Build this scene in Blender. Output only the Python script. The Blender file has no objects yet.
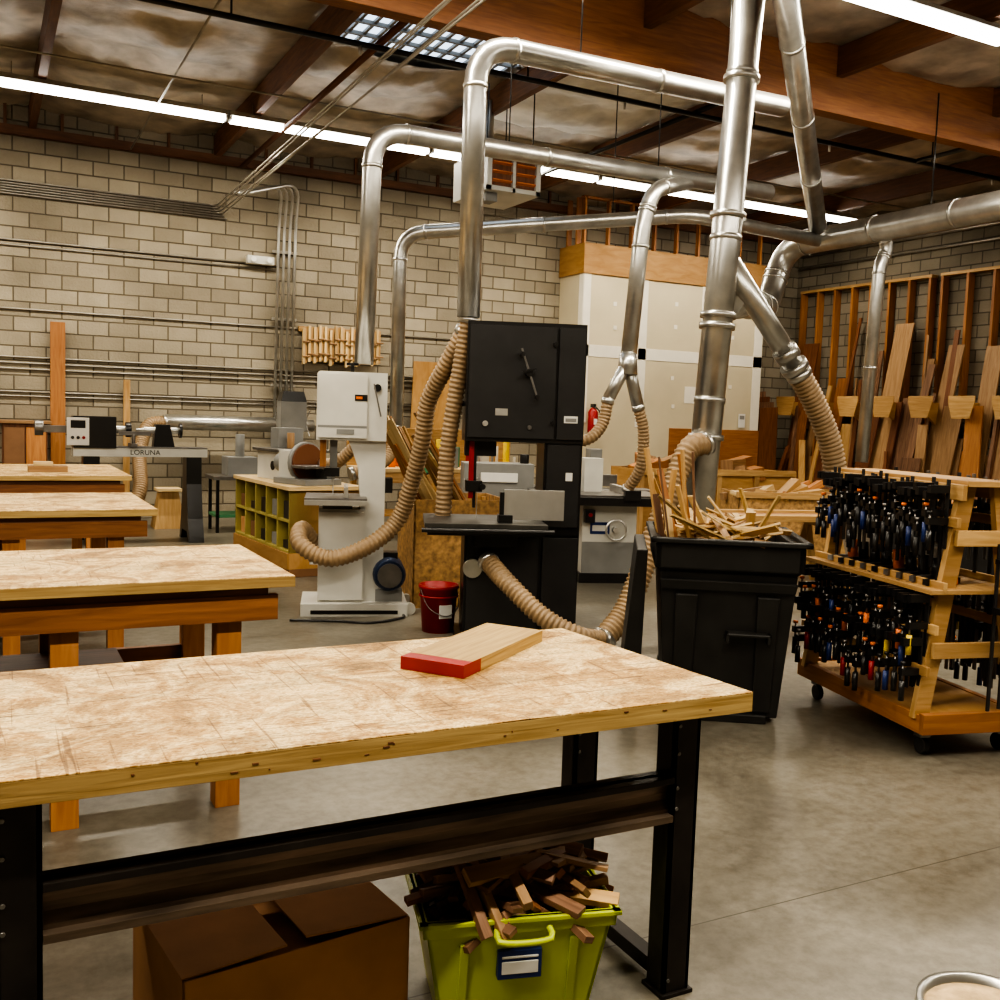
import bpy, bmesh, math, random
from mathutils import Vector, Matrix, noise
random.seed(7)
D2R=math.pi/180
sc=bpy.context.scene
# ---------------------------------------------------------------- materials
def nodes(name):
    m=bpy.data.materials.new(name); m.use_nodes=True; nt=m.node_tree
    return m,nt,nt.nodes['Principled BSDF'],nt.nodes,nt.links
def ramp(N,stops):
    r=N.new('ShaderNodeValToRGB'); e=r.color_ramp.elements
    while len(e)<len(stops): e.new(.5)
    for i,(p,c) in enumerate(stops):
        e[i].position=p; e[i].color=(c[0],c[1],c[2],1)
    return r
def mul(c,k): return tuple(min(1,x*k) for x in c)
def plain(name,c,rough=.5,metal=0,var=.15,scale=6,bump=0.0,emit=0,stretch=(1,1,1)):
    m,nt,p,N,L=nodes(name)
    tc=N.new('ShaderNodeTexCoord'); mp=N.new('ShaderNodeMapping'); mp.inputs['Scale'].default_value=stretch
    L.new(tc.outputs['Object'],mp.inputs[0])
    n=N.new('ShaderNodeTexNoise'); n.inputs['Scale'].default_value=scale; n.inputs['Detail'].default_value=5
    L.new(mp.outputs[0],n.inputs['Vector'])
    r=ramp(N,[(.3,mul(c,1-var)),(.7,mul(c,1+var))]); L.new(n.outputs['Fac'],r.inputs[0]); L.new(r.outputs[0],p.inputs['Base Color'])
    p.inputs['Roughness'].default_value=rough; p.inputs['Metallic'].default_value=metal
    if bump:
        b=N.new('ShaderNodeBump'); b.inputs['Strength'].default_value=bump; b.inputs['Distance'].default_value=.02
        L.new(n.outputs['Fac'],b.inputs['Height']); L.new(b.outputs[0],p.inputs['Normal'])
    return m
def wood(name,c1,c2,rough=.55,gs=14):
    m,nt,p,N,L=nodes(name)
    tc=N.new('ShaderNodeTexCoord'); mp=N.new('ShaderNodeMapping'); mp.inputs['Scale'].default_value=(1.3,gs,1)
    L.new(tc.outputs['UV'],mp.inputs[0])
    n=N.new('ShaderNodeTexNoise'); n.inputs['Scale'].default_value=2.2; n.inputs['Detail'].default_value=6; n.inputs['Distortion'].default_value=.8
    L.new(mp.outputs[0],n.inputs['Vector'])
    r=ramp(N,[(.3,c1),(.7,c2)]); L.new(n.outputs['Fac'],r.inputs[0])
    n2=N.new('ShaderNodeTexNoise'); n2.inputs['Scale'].default_value=.35; n2.inputs['Detail'].default_value=1
    L.new(tc.outputs['UV'],n2.inputs['Vector'])
    r2=ramp(N,[(.3,(.55,.5,.46)),(.7,(1.0,1.0,1.0))]); L.new(n2.outputs['Fac'],r2.inputs[0])
    mx=N.new('ShaderNodeMixRGB'); mx.blend_type='MULTIPLY'; mx.inputs[0].default_value=1
    L.new(r.outputs[0],mx.inputs[1]); L.new(r2.outputs[0],mx.inputs[2]); L.new(mx.outputs[0],p.inputs['Base Color'])
    p.inputs['Roughness'].default_value=rough
    b=N.new('ShaderNodeBump'); b.inputs['Strength'].default_value=.15; b.inputs['Distance'].default_value=.01
    L.new(n.outputs['Fac'],b.inputs['Height']); L.new(b.outputs[0],p.inputs['Normal'])
    return m
def benchtop(name,c):
    m,nt,p,N,L=nodes(name)
    tc=N.new('ShaderNodeTexCoord')
    def nz(scale,det,st,dist=0,rough=.5):
        mp=N.new('ShaderNodeMapping'); mp.inputs['Scale'].default_value=st; L.new(tc.outputs['Object'],mp.inputs[0])
        n=N.new('ShaderNodeTexNoise'); n.inputs['Scale'].default_value=scale; n.inputs['Detail'].default_value=det; n.inputs['Distortion'].default_value=dist; n.inputs['Roughness'].default_value=rough
        L.new(mp.outputs[0],n.inputs['Vector']); return n
    def mulmix(a,bb,f):
        x=N.new('ShaderNodeMixRGB'); x.blend_type='MULTIPLY'; x.inputs[0].default_value=f; L.new(a,x.inputs[1]); L.new(bb,x.inputs[2]); return x.outputs[0]
    a=nz(2.6,8,(1,3,1),1.2,.6); r=ramp(N,[(.28,mul(c,.58)),(.5,c),(.70,mul(c,1.12))]); L.new(a.outputs['Fac'],r.inputs[0]); col=r.outputs[0]
    s=nz(48,3,(1,2.0,1),.6); rs=ramp(N,[(.38,(.52,.42,.28)),(.48,(1,1,1)),(.60,(.68,.56,.40))]); L.new(s.outputs['Fac'],rs.inputs[0]); col=mulmix(col,rs.outputs[0],.95)
    bl=nz(4.0,10,(1,1,1),1.4,.7); rb=ramp(N,[(.45,(1,1,1)),(.55,(.60,.46,.29)),(.68,(.28,.19,.10))]); L.new(bl.outputs['Fac'],rb.inputs[0]); col=mulmix(col,rb.outputs[0],.9)
    s1=nz(7,2,(.3,13,1),.4); rc=ramp(N,[(.32,(.32,.24,.15)),(.37,(1,1,1))]); L.new(s1.outputs['Fac'],rc.inputs[0]); col=mulmix(col,rc.outputs[0],.9)
    s2=nz(6,2,(12,.4,1),.4); rd=ramp(N,[(.31,(.4,.3,.2)),(.35,(1,1,1))]); L.new(s2.outputs['Fac'],rd.inputs[0]); col=mulmix(col,rd.outputs[0],.75)
    L.new(col,p.inputs['Base Color'])
    p.inputs['Roughness'].default_value=.55; p.inputs['Specular IOR Level'].default_value=.35
    b=N.new('ShaderNodeBump'); b.inputs['Strength'].default_value=.25; b.inputs['Distance'].default_value=.01
    L.new(s.outputs['Fac'],b.inputs['Height']); L.new(b.outputs[0],p.inputs['Normal'])
    return m
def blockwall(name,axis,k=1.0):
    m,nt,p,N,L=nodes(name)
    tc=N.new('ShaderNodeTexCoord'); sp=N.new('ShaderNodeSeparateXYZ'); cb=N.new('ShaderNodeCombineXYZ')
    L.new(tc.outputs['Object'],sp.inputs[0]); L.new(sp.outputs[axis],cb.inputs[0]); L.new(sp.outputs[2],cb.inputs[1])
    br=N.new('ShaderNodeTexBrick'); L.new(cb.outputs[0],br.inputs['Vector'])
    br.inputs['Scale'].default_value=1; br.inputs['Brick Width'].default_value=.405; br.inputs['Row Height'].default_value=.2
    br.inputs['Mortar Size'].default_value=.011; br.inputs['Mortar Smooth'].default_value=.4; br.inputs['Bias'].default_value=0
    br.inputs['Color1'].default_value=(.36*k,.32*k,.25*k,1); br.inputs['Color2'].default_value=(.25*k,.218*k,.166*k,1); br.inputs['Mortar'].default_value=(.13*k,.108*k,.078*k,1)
    n=N.new('ShaderNodeTexNoise'); n.inputs['Scale'].default_value=.8; n.inputs['Detail'].default_value=8; L.new(tc.outputs['Object'],n.inputs['Vector'])
    r=ramp(N,[(.3,(.68,.66,.62)),(.7,(1.12,1.1,1.04))]); L.new(n.outputs['Fac'],r.inputs[0])
    mx=N.new('ShaderNodeMixRGB'); mx.blend_type='MULTIPLY'; mx.inputs[0].default_value=1
    L.new(br.outputs['Color'],mx.inputs[1]); L.new(r.outputs[0],mx.inputs[2]); L.new(mx.outputs[0],p.inputs['Base Color'])
    p.inputs['Roughness'].default_value=.85
    n3=N.new('ShaderNodeTexNoise'); n3.inputs['Scale'].default_value=30; L.new(tc.outputs['Object'],n3.inputs['Vector'])
    ma=N.new('ShaderNodeMath'); ma.operation='MULTIPLY_ADD'; ma.inputs[1].default_value=-1; L.new(br.outputs['Fac'],ma.inputs[0])
    ms=N.new('ShaderNodeMath'); ms.operation='MULTIPLY'; ms.inputs[1].default_value=.5; L.new(n3.outputs['Fac'],ms.inputs[0]); L.new(ms.outputs[0],ma.inputs[2])
    b=N.new('ShaderNodeBump'); b.inputs['Strength'].default_value=.8; b.inputs['Distance'].default_value=.02
    L.new(ma.outputs[0],b.inputs['Height']); L.new(b.outputs[0],p.inputs['Normal'])
    return m
def floormat():
    m,nt,p,N,L=nodes('polished_concrete')
    tc=N.new('ShaderNodeTexCoord')
    n=N.new('ShaderNodeTexNoise'); n.inputs['Scale'].default_value=.8; n.inputs['Detail'].default_value=10; n.inputs['Distortion'].default_value=.8; n.inputs['Roughness'].default_value=.6
    L.new(tc.outputs['Object'],n.inputs['Vector'])
    r=ramp(N,[(.28,(.085,.075,.058)),(.5,(.155,.140,.110)),(.72,(.235,.215,.175))]); L.new(n.outputs['Fac'],r.inputs[0])
    n2=N.new('ShaderNodeTexNoise'); n2.inputs['Scale'].default_value=16; n2.inputs['Detail'].default_value=8; n2.inputs['Roughness'].default_value=.7; L.new(tc.outputs['Object'],n2.inputs['Vector'])
    r2=ramp(N,[(.35,(.72,.69,.65)),(.6,(1.05,1.05,1.05))]); L.new(n2.outputs['Fac'],r2.inputs[0])
    mx=N.new('ShaderNodeMixRGB'); mx.blend_type='MULTIPLY'; mx.inputs[0].default_value=1
    L.new(r.outputs[0],mx.inputs[1]); L.new(r2.outputs[0],mx.inputs[2])
    sp=N.new('ShaderNodeSeparateXYZ'); L.new(tc.outputs['Object'],sp.inputs[0])
    def joint(out,off,period):
        a=N.new('ShaderNodeMath'); a.operation='ADD'; a.inputs[1].default_value=-off+period*20; L.new(out,a.inputs[0])
        w=N.new('ShaderNodeMath'); w.operation='PINGPONG'; w.inputs[1].default_value=period/2; L.new(a.outputs[0],w.inputs[0])
        l=N.new('ShaderNodeMath'); l.operation='LESS_THAN'; l.inputs[1].default_value=.003; L.new(w.outputs[0],l.inputs[0]); return l
    j1=joint(sp.outputs[1],2.5,6.1)
    mj=N.new('ShaderNodeMixRGB'); mj.inputs[2].default_value=(.06,.05,.035,1); L.new(j1.outputs[0],mj.inputs[0]); L.new(mx.outputs[0],mj.inputs[1])
    L.new(mj.outputs[0],p.inputs['Base Color'])
    rr=N.new('ShaderNodeMapRange'); rr.inputs[3].default_value=.20; rr.inputs[4].default_value=.45; L.new(n.outputs['Fac'],rr.inputs[0]); L.new(rr.outputs[0],p.inputs['Roughness'])
    return m
def emis(name,c,s):
    m=bpy.data.materials.new(name); m.use_nodes=True; nt=m.node_tree; nt.nodes.clear()
    e=nt.nodes.new('ShaderNodeEmission'); o=nt.nodes.new('ShaderNodeOutputMaterial'); e.inputs[0].default_value=(*c,1); e.inputs[1].default_value=s
    nt.links.new(e.outputs[0],o.inputs[0]); return m
M_={}
M_['pine']=wood('pine_wood',(.48,.28,.10),(.66,.43,.19))
M_['fir']=wood('fir_wood',(.38,.15,.045),(.52,.24,.08))
M_['fir2']=wood('aged_fir_wood',(.22,.085,.028),(.36,.15,.052))
M_['beam']=wood('glulam_wood',(.27,.10,.032),(.42,.18,.06),.5)
M_['purlin']=wood('purlin_wood',(.14,.06,.026),(.25,.11,.045),.6)
M_['edge']=wood('plywood_edge',(.38,.24,.08),(.62,.44,.18),.6,30)
M_['redwood']=wood('stained_wood',(.15,.055,.022),(.27,.105,.042))
M_['walnut']=wood('walnut_wood',(.15,.075,.042),(.34,.19,.11))
M_['maple']=wood('maple_wood',(.62,.44,.20),(.80,.62,.35))
M_['ply']=wood('plywood_panel',(.46,.25,.08),(.60,.36,.14),.6,5)
M_['oak']=wood('oak_board',(.30,.17,.075),(.45,.28,.14))
M_['osb']=plain('osb_board',(.38,.22,.085),.7,0,.45,22)
M_['top']=benchtop('worn_particle_board_top',(.84,.66,.36))
M_['steel']=plain('galvanized_steel',(.55,.54,.51),.3,.9,.2,5)
M_['conduit']=plain('conduit_steel',(.38,.35,.30),.4,.7,.15,5)
M_['darksteel']=plain('dark_bench_steel',(.038,.032,.028),.38,.6,.4,5)
M_['bronze']=plain('gleam_toned_bench_rail',(.15,.11,.08),.35,.6,.5,9,0,0,(.4,1,4))  # brown lightened so the base colour carries the rail's gleam
M_['black']=plain('black_enamel',(.014,.013,.013),.32,0,.2,5)
M_['satin']=plain('black_satin_panel',(.022,.021,.021),.42,0,.2,5)
M_['rubber']=plain('black_plastic',(.017,.016,.015),.45,0,.3,7,.1)
M_['sawtop']=plain('dark_oiled_iron',(.10,.095,.088),.4,.7,.25,8)
M_['white']=plain('white_machine_paint',(.58,.57,.52),.4,0,.1,3)
M_['grey']=plain('grey_paint',(.22,.22,.21),.45,0,.12,4)
M_['iron']=plain('cast_iron',(.22,.21,.20),.38,.8,.2,8)
M_['alu']=plain('aluminium',(.58,.57,.54),.35,.8,.08,6)
M_['red']=plain('red_paint',(.30,.008,.008),.45,0,.15)
M_['blue']=plain('blue_paint',(.015,.035,.15),.4,0,.2)
M_['motor']=plain('motor_blue',(.02,.035,.08),.4,.2,.2)
M_['lime']=plain('lime_plastic',(.46,.54,.02),.35,0,.06,3)
M_['card']=plain('cardboard',(.50,.26,.11),.8,0,.15,5)
M_['hose']=plain('tan_flex_hose',(.31,.21,.115),.5,0,.15,8)
M_['drywall']=plain('drywall',(.54,.47,.33),.85,0,.08,1.2)
M_['mud']=plain('drywall_compound',(.72,.68,.58),.8,0,.06,3)
M_['cabgreen']=plain('olive_cabinet',(.36,.30,.085),.6,0,.15,4)
M_['brown']=plain('brown_panel',(.20,.10,.045),.6,0,.15,4)
M_['heatfin']=plain('heater_slats',(.60,.20,.07),.5,0,.1,4)
M_['orange']=plain('orange_plastic',(.70,.16,.02),.4,0,.1)
M_['tan']=plain('sawdust',(.50,.36,.20),.9,0,.25,30,.3)
M_['foil']=plain('ceiling_insulation_paper',(.42,.36,.285),.45,.2,.4,2.6,1.0)
M_['foil2']=plain('white_insulation',(.74,.72,.66),.6,0,.2,3,.6)
M_['lamp']=emis('fluorescent_tube',(1,.97,.91),14)
M_['sky']=emis('skylight_daylight',(.70,.84,1.0),2.0)
M_['label']=plain('white_label',(.72,.71,.67),.5,0,.03)
M_['yellow']=plain('yellow_plastic',(.7,.5,.03),.4,0,.1)
M_['green']=plain('green_label',(.06,.22,.10),.5,0,.1)

# ---------------------------------------------------------------- builder
class B:
    def __init__(s,name,loc=(0,0,0),rz=0):
        s.name=name; s.bm=bmesh.new(); s.uv=s.bm.loops.layers.uv.new('UVMap'); s.mats=[]; s.M=Matrix.Translation(loc)@Matrix.Rotation(rz*D2R,4,'Z')
    def mi(s,k):
        if k not in s.mats: s.mats.append(k)
        return s.mats.index(k)
    def hexa(s,cs,size,mat,T=None):
        mi=s.mi(mat); ou,ov=random.uniform(0,200),random.uniform(0,200)
        vs=[]
        for c in cs:
            p=Vector(c); q=T@p if T else p
            vs.append((s.bm.verts.new(s.M@q),p))
        F=[((0,2,3,1),2),((4,5,7,6),2),((0,1,5,4),1),((2,6,7,3),1),((0,4,6,2),0),((1,3,7,5),0)]
        for idx,n in F:
            f=s.bm.faces.new([vs[i][0] for i in idx]); f.material_index=mi
            ax=[a for a in (0,1,2) if a!=n]
            if size[ax[1]]>size[ax[0]]: ax=ax[::-1]
            for l,i in zip(f.loops,idx):
                p=vs[i][1]; l[s.uv].uv=(p[ax[0]]+ou,p[ax[1]]+ov+n*.37)
    def box(s,a,b,mat,T=None):
        a=[min(x,y) for x,y in zip(a,b)],[max(x,y) for x,y in zip(a,b)]
        lo,hi=a; cs=[(hi[0] if i&1 else lo[0],hi[1] if i&2 else lo[1],hi[2] if i&4 else lo[2]) for i in range(8)]
        s.hexa(cs,[hi[i]-lo[i] for i in range(3)],mat,T)
    def cbox(s,c,d,mat,rot=(0,0,0)):
        T=Matrix.Translation(c)@Matrix.Rotation(rot[2]*D2R,4,'Z')@Matrix.Rotation(rot[1]*D2R,4,'Y')@Matrix.Rotation(rot[0]*D2R,4,'X')
        s.box([-x/2 for x in d],[x/2 for x in d],mat,T)
    def taper(s,lo,hi,z0,z1,mat):
        cs=[]
        for i in range(8):
            r=hi if i&4 else lo
            cs.append((r[2] if i&1 else r[0],r[3] if i&2 else r[1],z1 if i&4 else z0))
        s.hexa(cs,[abs(hi[2]-hi[0]),abs(hi[3]-hi[1]),abs(z1-z0)],mat)
    def beam(s,p0,p1,w,h,mat,roll=0):
        p0,p1=Vector(p0),Vector(p1); d=p1-p0; L=d.length
        if L<1e-6: return
        x=d/L; up=Vector((0,0,1)) if abs(x.z)<.95 else Vector((0,1,0))
        y=up.cross(x).normalized(); z=x.cross(y)
        T=Matrix((( x.x,y.x,z.x,p0.x),(x.y,y.y,z.y,p0.y),(x.z,y.z,z.z,p0.z),(0,0,0,1)))@Matrix.Rotation(roll*D2R,4,'X')
        s.box((0,-w/2,-h/2),(L,w/2,h/2),mat,T)
    def sweep(s,pts,radii,mat,seg=14,smooth=True,caps=True):
        mi=s.mi(mat); pts=[Vector(p) for p in pts]; n=len(pts); ou=random.uniform(0,100)
        t=(pts[1]-pts[0]).normalized(); up=Vector((0,0,1)) if abs(t.z)<.9 else Vector((1,0,0))
        u=t.cross(up).normalized(); rings=[]; ln=0; lens=[]
        for i in range(n):
            a=pts[max(i-1,0)]; b=pts[min(i+1,n-1)]; t=b-a
            t=t.normalized() if t.length>1e-7 else Vector((0,0,1))
            if i: ln+=(pts[i]-pts[i-1]).length
            lens.append(ln)
            u=(u-t*u.dot(t)); u=u.normalized() if u.length>1e-5 else t.orthogonal().normalized()
            v=t.cross(u); r=radii[i] if hasattr(radii,'__len__') else radii
            rings.append([s.bm.verts.new(s.M@(pts[i]+(u*math.cos(2*math.pi*k/seg)+v*math.sin(2*math.pi*k/seg))*r)) for k in range(seg)])
        for i in range(n-1):
            for k in range(seg):
                k2=(k+1)%seg
                f=s.bm.faces.new((rings[i][k],rings[i][k2],rings[i+1][k2],rings[i+1][k])); f.material_index=mi; f.smooth=smooth
                for l,(uu,vv) in zip(f.loops,((lens[i],k),(lens[i],k+1),(lens[i+1],k+1),(lens[i+1],k))): l[s.uv].uv=(uu+ou,vv*.03)
        if caps:
            for r,rev in ((rings[0],True),(rings[-1],False)):
                f=s.bm.faces.new(r[::-1] if rev else r); f.material_index=mi
    def cyl(s,p0,p1,r,mat,r1=None,seg=20,smooth=True,caps=True):
        s.sweep([p0,p1],[r,r if r1 is None else r1],mat,seg,smooth,caps)
    def lathe(s,c,prof,mat,axis=(0,0,1),seg=28,smooth=True):
        ax=Vector(axis).normalized(); c=Vector(c)
        mi=s.mi(mat); u=ax.orthogonal().normalized(); v=ax.cross(u); rings=[]
        for r,h in prof:
            rings.append([s.bm.verts.new(s.M@(c+ax*h+(u*math.cos(2*math.pi*k/seg)+v*math.sin(2*math.pi*k/seg))*max(r,1e-4))) for k in range(seg)])
        for i in range(len(rings)-1):
            for k in range(seg):
                k2=(k+1)%seg
                f=s.bm.faces.new((rings[i][k],rings[i][k2],rings[i+1][k2],rings[i+1][k])); f.material_index=mi; f.smooth=smooth
    def prism(s,poly,axis,lo,hi,mat):
        mi=s.mi(mat); ou,ov=random.uniform(0,200),random.uniform(0,200)
        def P(a,b,c): return {0:(c,a,b),1:(a,c,b),2:(a,b,c)}[axis]
        A=[s.bm.verts.new(s.M@Vector(P(a,b,lo))) for a,b in poly]; C=[s.bm.verts.new(s.M@Vector(P(a,b,hi))) for a,b in poly]
        for ring in (A[::-1],C):
            f=s.bm.faces.new(ring); f.material_index=mi
            pp=poly[::-1] if ring is not C else poly
            for l,(a,b) in zip(f.loops,pp): l[s.uv].uv=(a+ou,b+ov)
        n=len(poly); run=0
        for i in range(n):
            j=(i+1)%n; d=math.dist(poly[i],poly[j])
            f=s.bm.faces.new((A[i],A[j],C[j],C[i])); f.material_index=mi
            al=abs(hi-lo)>d
            for l,q in zip(f.loops,((run,lo),(run+d,lo),(run+d,hi),(run,hi))): l[s.uv].uv=(q[1]+ou,q[0]+ov) if al else (q[0]+ou,q[1]+ov)
            run+=d
    def hose(s,pts,r,mat='hose'):
        pitch=.036; path=catmull(pts,pitch/4); pr=[1.08,1.0,.88,1.0]; s.sweep(path,[r*pr[i%4] for i in range(len(path))],mat,14)
        for e in (0,-1):
            k=1 if e==0 else -2; d=(path[k]-path[e]).normalized(); s.cyl(path[e]-d*.01,path[e]+d*.04,r*1.14,'steel')
    def duct(s,pts,r,mat='steel',bend=.3,rings=True):
        path,marks=fillet(pts,bend); s.sweep(path,r,mat,20,True)
        for p,t in marks: s.cyl(p-t*.015,p+t*.015,r*1.07,mat,seg=20)
        if rings:
            for i in range(len(path)-1):
                d=path[i+1]-path[i]; L=d.length
                if L>1.3:
                    n=int(L/1.1)
                    for k in range(1,n):
                        q=path[i]+d*k/n; t=d.normalized(); s.cyl(q-t*.02,q+t*.02,r*1.06,mat,seg=20)
    def done(s,bevel=0.0):
        bmesh.ops.recalc_face_normals(s.bm,faces=s.bm.faces)
        me=bpy.data.meshes.new(s.name)
        o=s.M.to_translation()
        if o.length<1e-6:
            xs=[v.co for v in s.bm.verts]
            if s.name.split('_')[0] not in('wall','floor','ceiling'):
                mn=[min(v[i] for v in xs) for i in range(3)]; mxx=[max(v[i] for v in xs) for i in range(3)]
                o=Vector(((mn[0]+mxx[0])/2,(mn[1]+mxx[1])/2,mn[2]))
        bmesh.ops.translate(s.bm,verts=s.bm.verts,vec=-o)
        s.bm.to_mesh(me); s.bm.free()
        for k in s.mats: me.materials.append(M_[k])
        ob=bpy.data.objects.new(s.name,me); bpy.context.collection.objects.link(ob); ob.location=o
        if bevel:
            b=ob.modifiers.new('bevel','BEVEL'); b.width=bevel; b.segments=2; b.limit_method='ANGLE'; b.angle_limit=50*D2R; b.harden_normals=False
        return ob
def catmull(pts,step):
    P=[Vector(p) for p in pts]; P=[P[0]*2-P[1]]+P+[P[-1]*2-P[-2]]; dense=[]
    for i in range(1,len(P)-2):
        a,b,c,d=P[i-1:i+3]
        for k in range(40):
            t=k/40; dense.append(.5*((2*b)+(c-a)*t+(2*a-5*b+4*c-d)*t*t+(3*b-3*c+d-a)*t**3))
    dense.append(P[-2]); out=[dense[0]]; acc=0
    for i in range(1,len(dense)):
        a=dense[i-1]; L=(dense[i]-a).length
        while L>0 and acc+L>=step:
            t=(step-acc)/L; a=a.lerp(dense[i],t); out.append(a.copy()); L=(dense[i]-a).length; acc=0
        acc+=L
    return out
def fillet(pts,R,n=6):
    P=[Vector(p) for p in pts]; out=[P[0]]; marks=[]
    for i in range(1,len(P)-1):
        a=(P[i-1]-P[i]); c=(P[i+1]-P[i]); r=min(R,a.length*.45,c.length*.45)
        s0=P[i]+a.normalized()*r; s1=P[i]+c.normalized()*r
        marks.append((s0,a.normalized())); marks.append((s1,c.normalized()))
        for k in range(n+1):
            t=k/n; out.append(s0*(1-t)**2+P[i]*2*t*(1-t)+s1*t*t)
    out.append(P[-1]); return out,marks
def text(body,size,loc,rot,mat,parent=None,name='lettering'):
    c=bpy.data.curves.new(name,'FONT'); c.body=body; c.size=size; c.align_x='CENTER'; c.align_y='CENTER'; c.extrude=.001
    o=bpy.data.objects.new(name,c); bpy.context.collection.objects.link(o); c.materials.append(M_[mat])
    o.rotation_euler=[a*D2R for a in rot]; o.location=loc
    if parent:
        bpy.context.view_layer.update(); o.parent=parent; o.matrix_parent_inverse=parent.matrix_world.inverted()
    return o

YW=15.3; XW=14.5; ZC=5.65; X0=-6; Y0=-4
# ---------------------------------------------------------------- room
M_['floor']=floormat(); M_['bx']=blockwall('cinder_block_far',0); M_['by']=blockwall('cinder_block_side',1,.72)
b=B('floor'); b.box((X0-.2,Y0-.2,-.15),(XW+.2,YW+.2,0),'floor'); b.done()
b=B('wall_far'); b.box((X0-.2,YW,0),(XW+.2,YW+.2,ZC+.3),'bx'); b.done()
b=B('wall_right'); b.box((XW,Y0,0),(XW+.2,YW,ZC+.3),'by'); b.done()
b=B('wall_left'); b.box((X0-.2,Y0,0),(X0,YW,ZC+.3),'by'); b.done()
b=B('wall_near'); b.box((X0-.2,Y0-.2,0),(XW+.2,Y0,ZC+.3),'bx'); b.done()
b=B('ceiling'); b.mi('foil'); b.mi('foil2')
nx,ny=190,180; g=[]
SK=(3.3,9.75,5.4,10.75)
for j in range(ny+1):
    row=[]
    for i in range(nx+1):
        x=X0+(XW-X0)*i/nx; y=Y0+(YW-Y0)*j/ny
        t=((x-.65)/2.45)%1; sag=.12*math.sin(math.pi*t)*(.5+.5*abs(math.sin(math.pi*y/1.22)))
        z=ZC-.02-sag+.05*noise.noise((x*1.7,y*1.7,3))+.035*noise.noise((x*4.5,y*3,9))+.02*noise.noise((x*9,y*9,5))
        row.append(b.bm.verts.new((x,y,z)))
    g.append(row)
for j in range(ny):
    for i in range(nx):
        x=X0+(XW-X0)*(i+.5)/nx; y=Y0+(YW-Y0)*(j+.5)/ny
        if SK[0]<x<SK[2] and SK[1]<y<SK[3]: continue
        f=b.bm.faces.new((g[j][i],g[j][i+1],g[j+1][i+1],g[j+1][i])); f.smooth=True
        f.material_index=1 if (5.7<x<8.0 and 9.9<y<12.2) else 0
b.box((X0-.2,Y0-.2,ZC+.3),(XW+.2,YW+.2,ZC+.4),'foil')
b.done()
b=B('window_1')
b.box((SK[0]-.1,SK[1]-.1,ZC+.02),(SK[2]+.1,SK[3]+.1,ZC+.06),'sky')
for k in range(14): 
    x=SK[0]+(SK[2]-SK[0])*k/13; b.box((x-.018,SK[1]-.1,ZC-.03),(x+.018,SK[3]+.1,ZC),'grey')
for k in range(4):
    y=SK[1]+(SK[3]-SK[1])*k/3; b.box((SK[0]-.1,y-.02,ZC-.05),(SK[2]+.1,y+.02,ZC-.01),'grey')
b.done()
b=B('trim_1')
b.box((X0,8.0,4.93),(XW,8.17,5.62),'beam')
b.box((X0,.2,4.93),(XW,.37,5.62),'beam'); b.done(.005)
b=B('trim_2')
xs=[.65+2.45*k for k in range(-2,6)]
for x in xs:
    for (a,c) in ((Y0,.2),(.37,8.0),(8.17,YW)): b.box((x-.045,a,5.3),(x+.045,c,5.6),'purlin')
for k in range(0,30):
    x=X0+.7*k
    if x<XW: b.box((x,YW-.05,5.3),(x+.04,YW,5.6),'purlin')
b.box((X0,YW-.09,5.2),(XW,YW,5.32),'purlin')
b.box((XW-.09,Y0,5.2),(XW,YW,5.32),'purlin'); b.done()
b=B('sprinkler_piping')
b.sweep([(X0+.02,9.3,5.1),(XW-.1,9.3,5.1)],.028,'black',10); b.sweep([(3.45,8.3,5.2),(3.45,YW-.1,5.2)],.035,'redwood',10)
b.sweep([(7.2,8.3,5.15),(7.2,YW-.1,5.15)],.028,'black',10); b.sweep([(X0+.02,5.2,5.1),(XW-.1,5.2,5.1)],.03,'black',10)
b.sweep([(10.7,2,5.1),(10.7,9.3,5.1)],.028,'black',10); b.sweep([(1.9,8.3,5.22),(1.9,YW-.1,5.22)],.012,'conduit',8); b.sweep([(X0+.02,11.6,5.2),(XW-.1,11.6,5.2)],.012,'conduit',8)
b.sweep([(XW-.05,5,5.0),(XW-.05,YW-.05,5.0)],.03,'conduit',10); b.sweep([(XW-.05,5,4.75),(XW-.05,YW-.05,4.75)],.02,'conduit',10)  # electrical conduit along the right wall, grouped with the overhead pipes
for x in range(-4,14,3): b.cyl((x,9.3,5.1),(x,9.3,5.45),.01,'black',seg=8); b.cyl((x+1.2,9.3,5.1),(x+1.2,9.3,5.0),.015,'alu',seg=8)
b.done()
# ---------------------------------------------------------------- fluorescent rows
def fluor_row(y,z,x0,x1,e0=1.0):
    n=int((x1-x0)/2.44); L=(x1-x0)/n
    for k in range(n):
        a=x0+k*L+.01; c=x0+(k+1)*L-.01
        b=B('fluorescent_light')
        b.prism([(y-.10,z+.018),(y+.10,z+.018),(y+.04,z+.09),(y-.04,z+.09)],0,a,c,'white')
        for dy in (-.05,.05): b.sweep([(a+.03,y+dy,z-.018),(c-.03,y+dy,z-.018)],.032,'lamp',6)
        for e in (a,c-.03): b.box((e,y-.08,z-.03),(e+.03,y+.08,z+.05),'white')
        for e in (a+.3,c-.3): b.cyl((e,y,z+.09),(e,y,5.45),.006,'conduit',seg=6)
        b.done()
    m=int((x1-x0)/4.6); LL=(x1-x0)/m
    for k in range(m):
        l=bpy.data.lights.new('fluorescent_glow','AREA'); l.shape='RECTANGLE'; l.size=LL*.95; l.size_y=.14; l.energy=168*e0*(.6 if k==m-1 else 1); l.color=(1,.90,.72)
        o=bpy.data.objects.new('fluorescent_glow',l); bpy.context.collection.objects.link(o); o.location=(x0+LL*(k+.5),y,z-.07)
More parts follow.
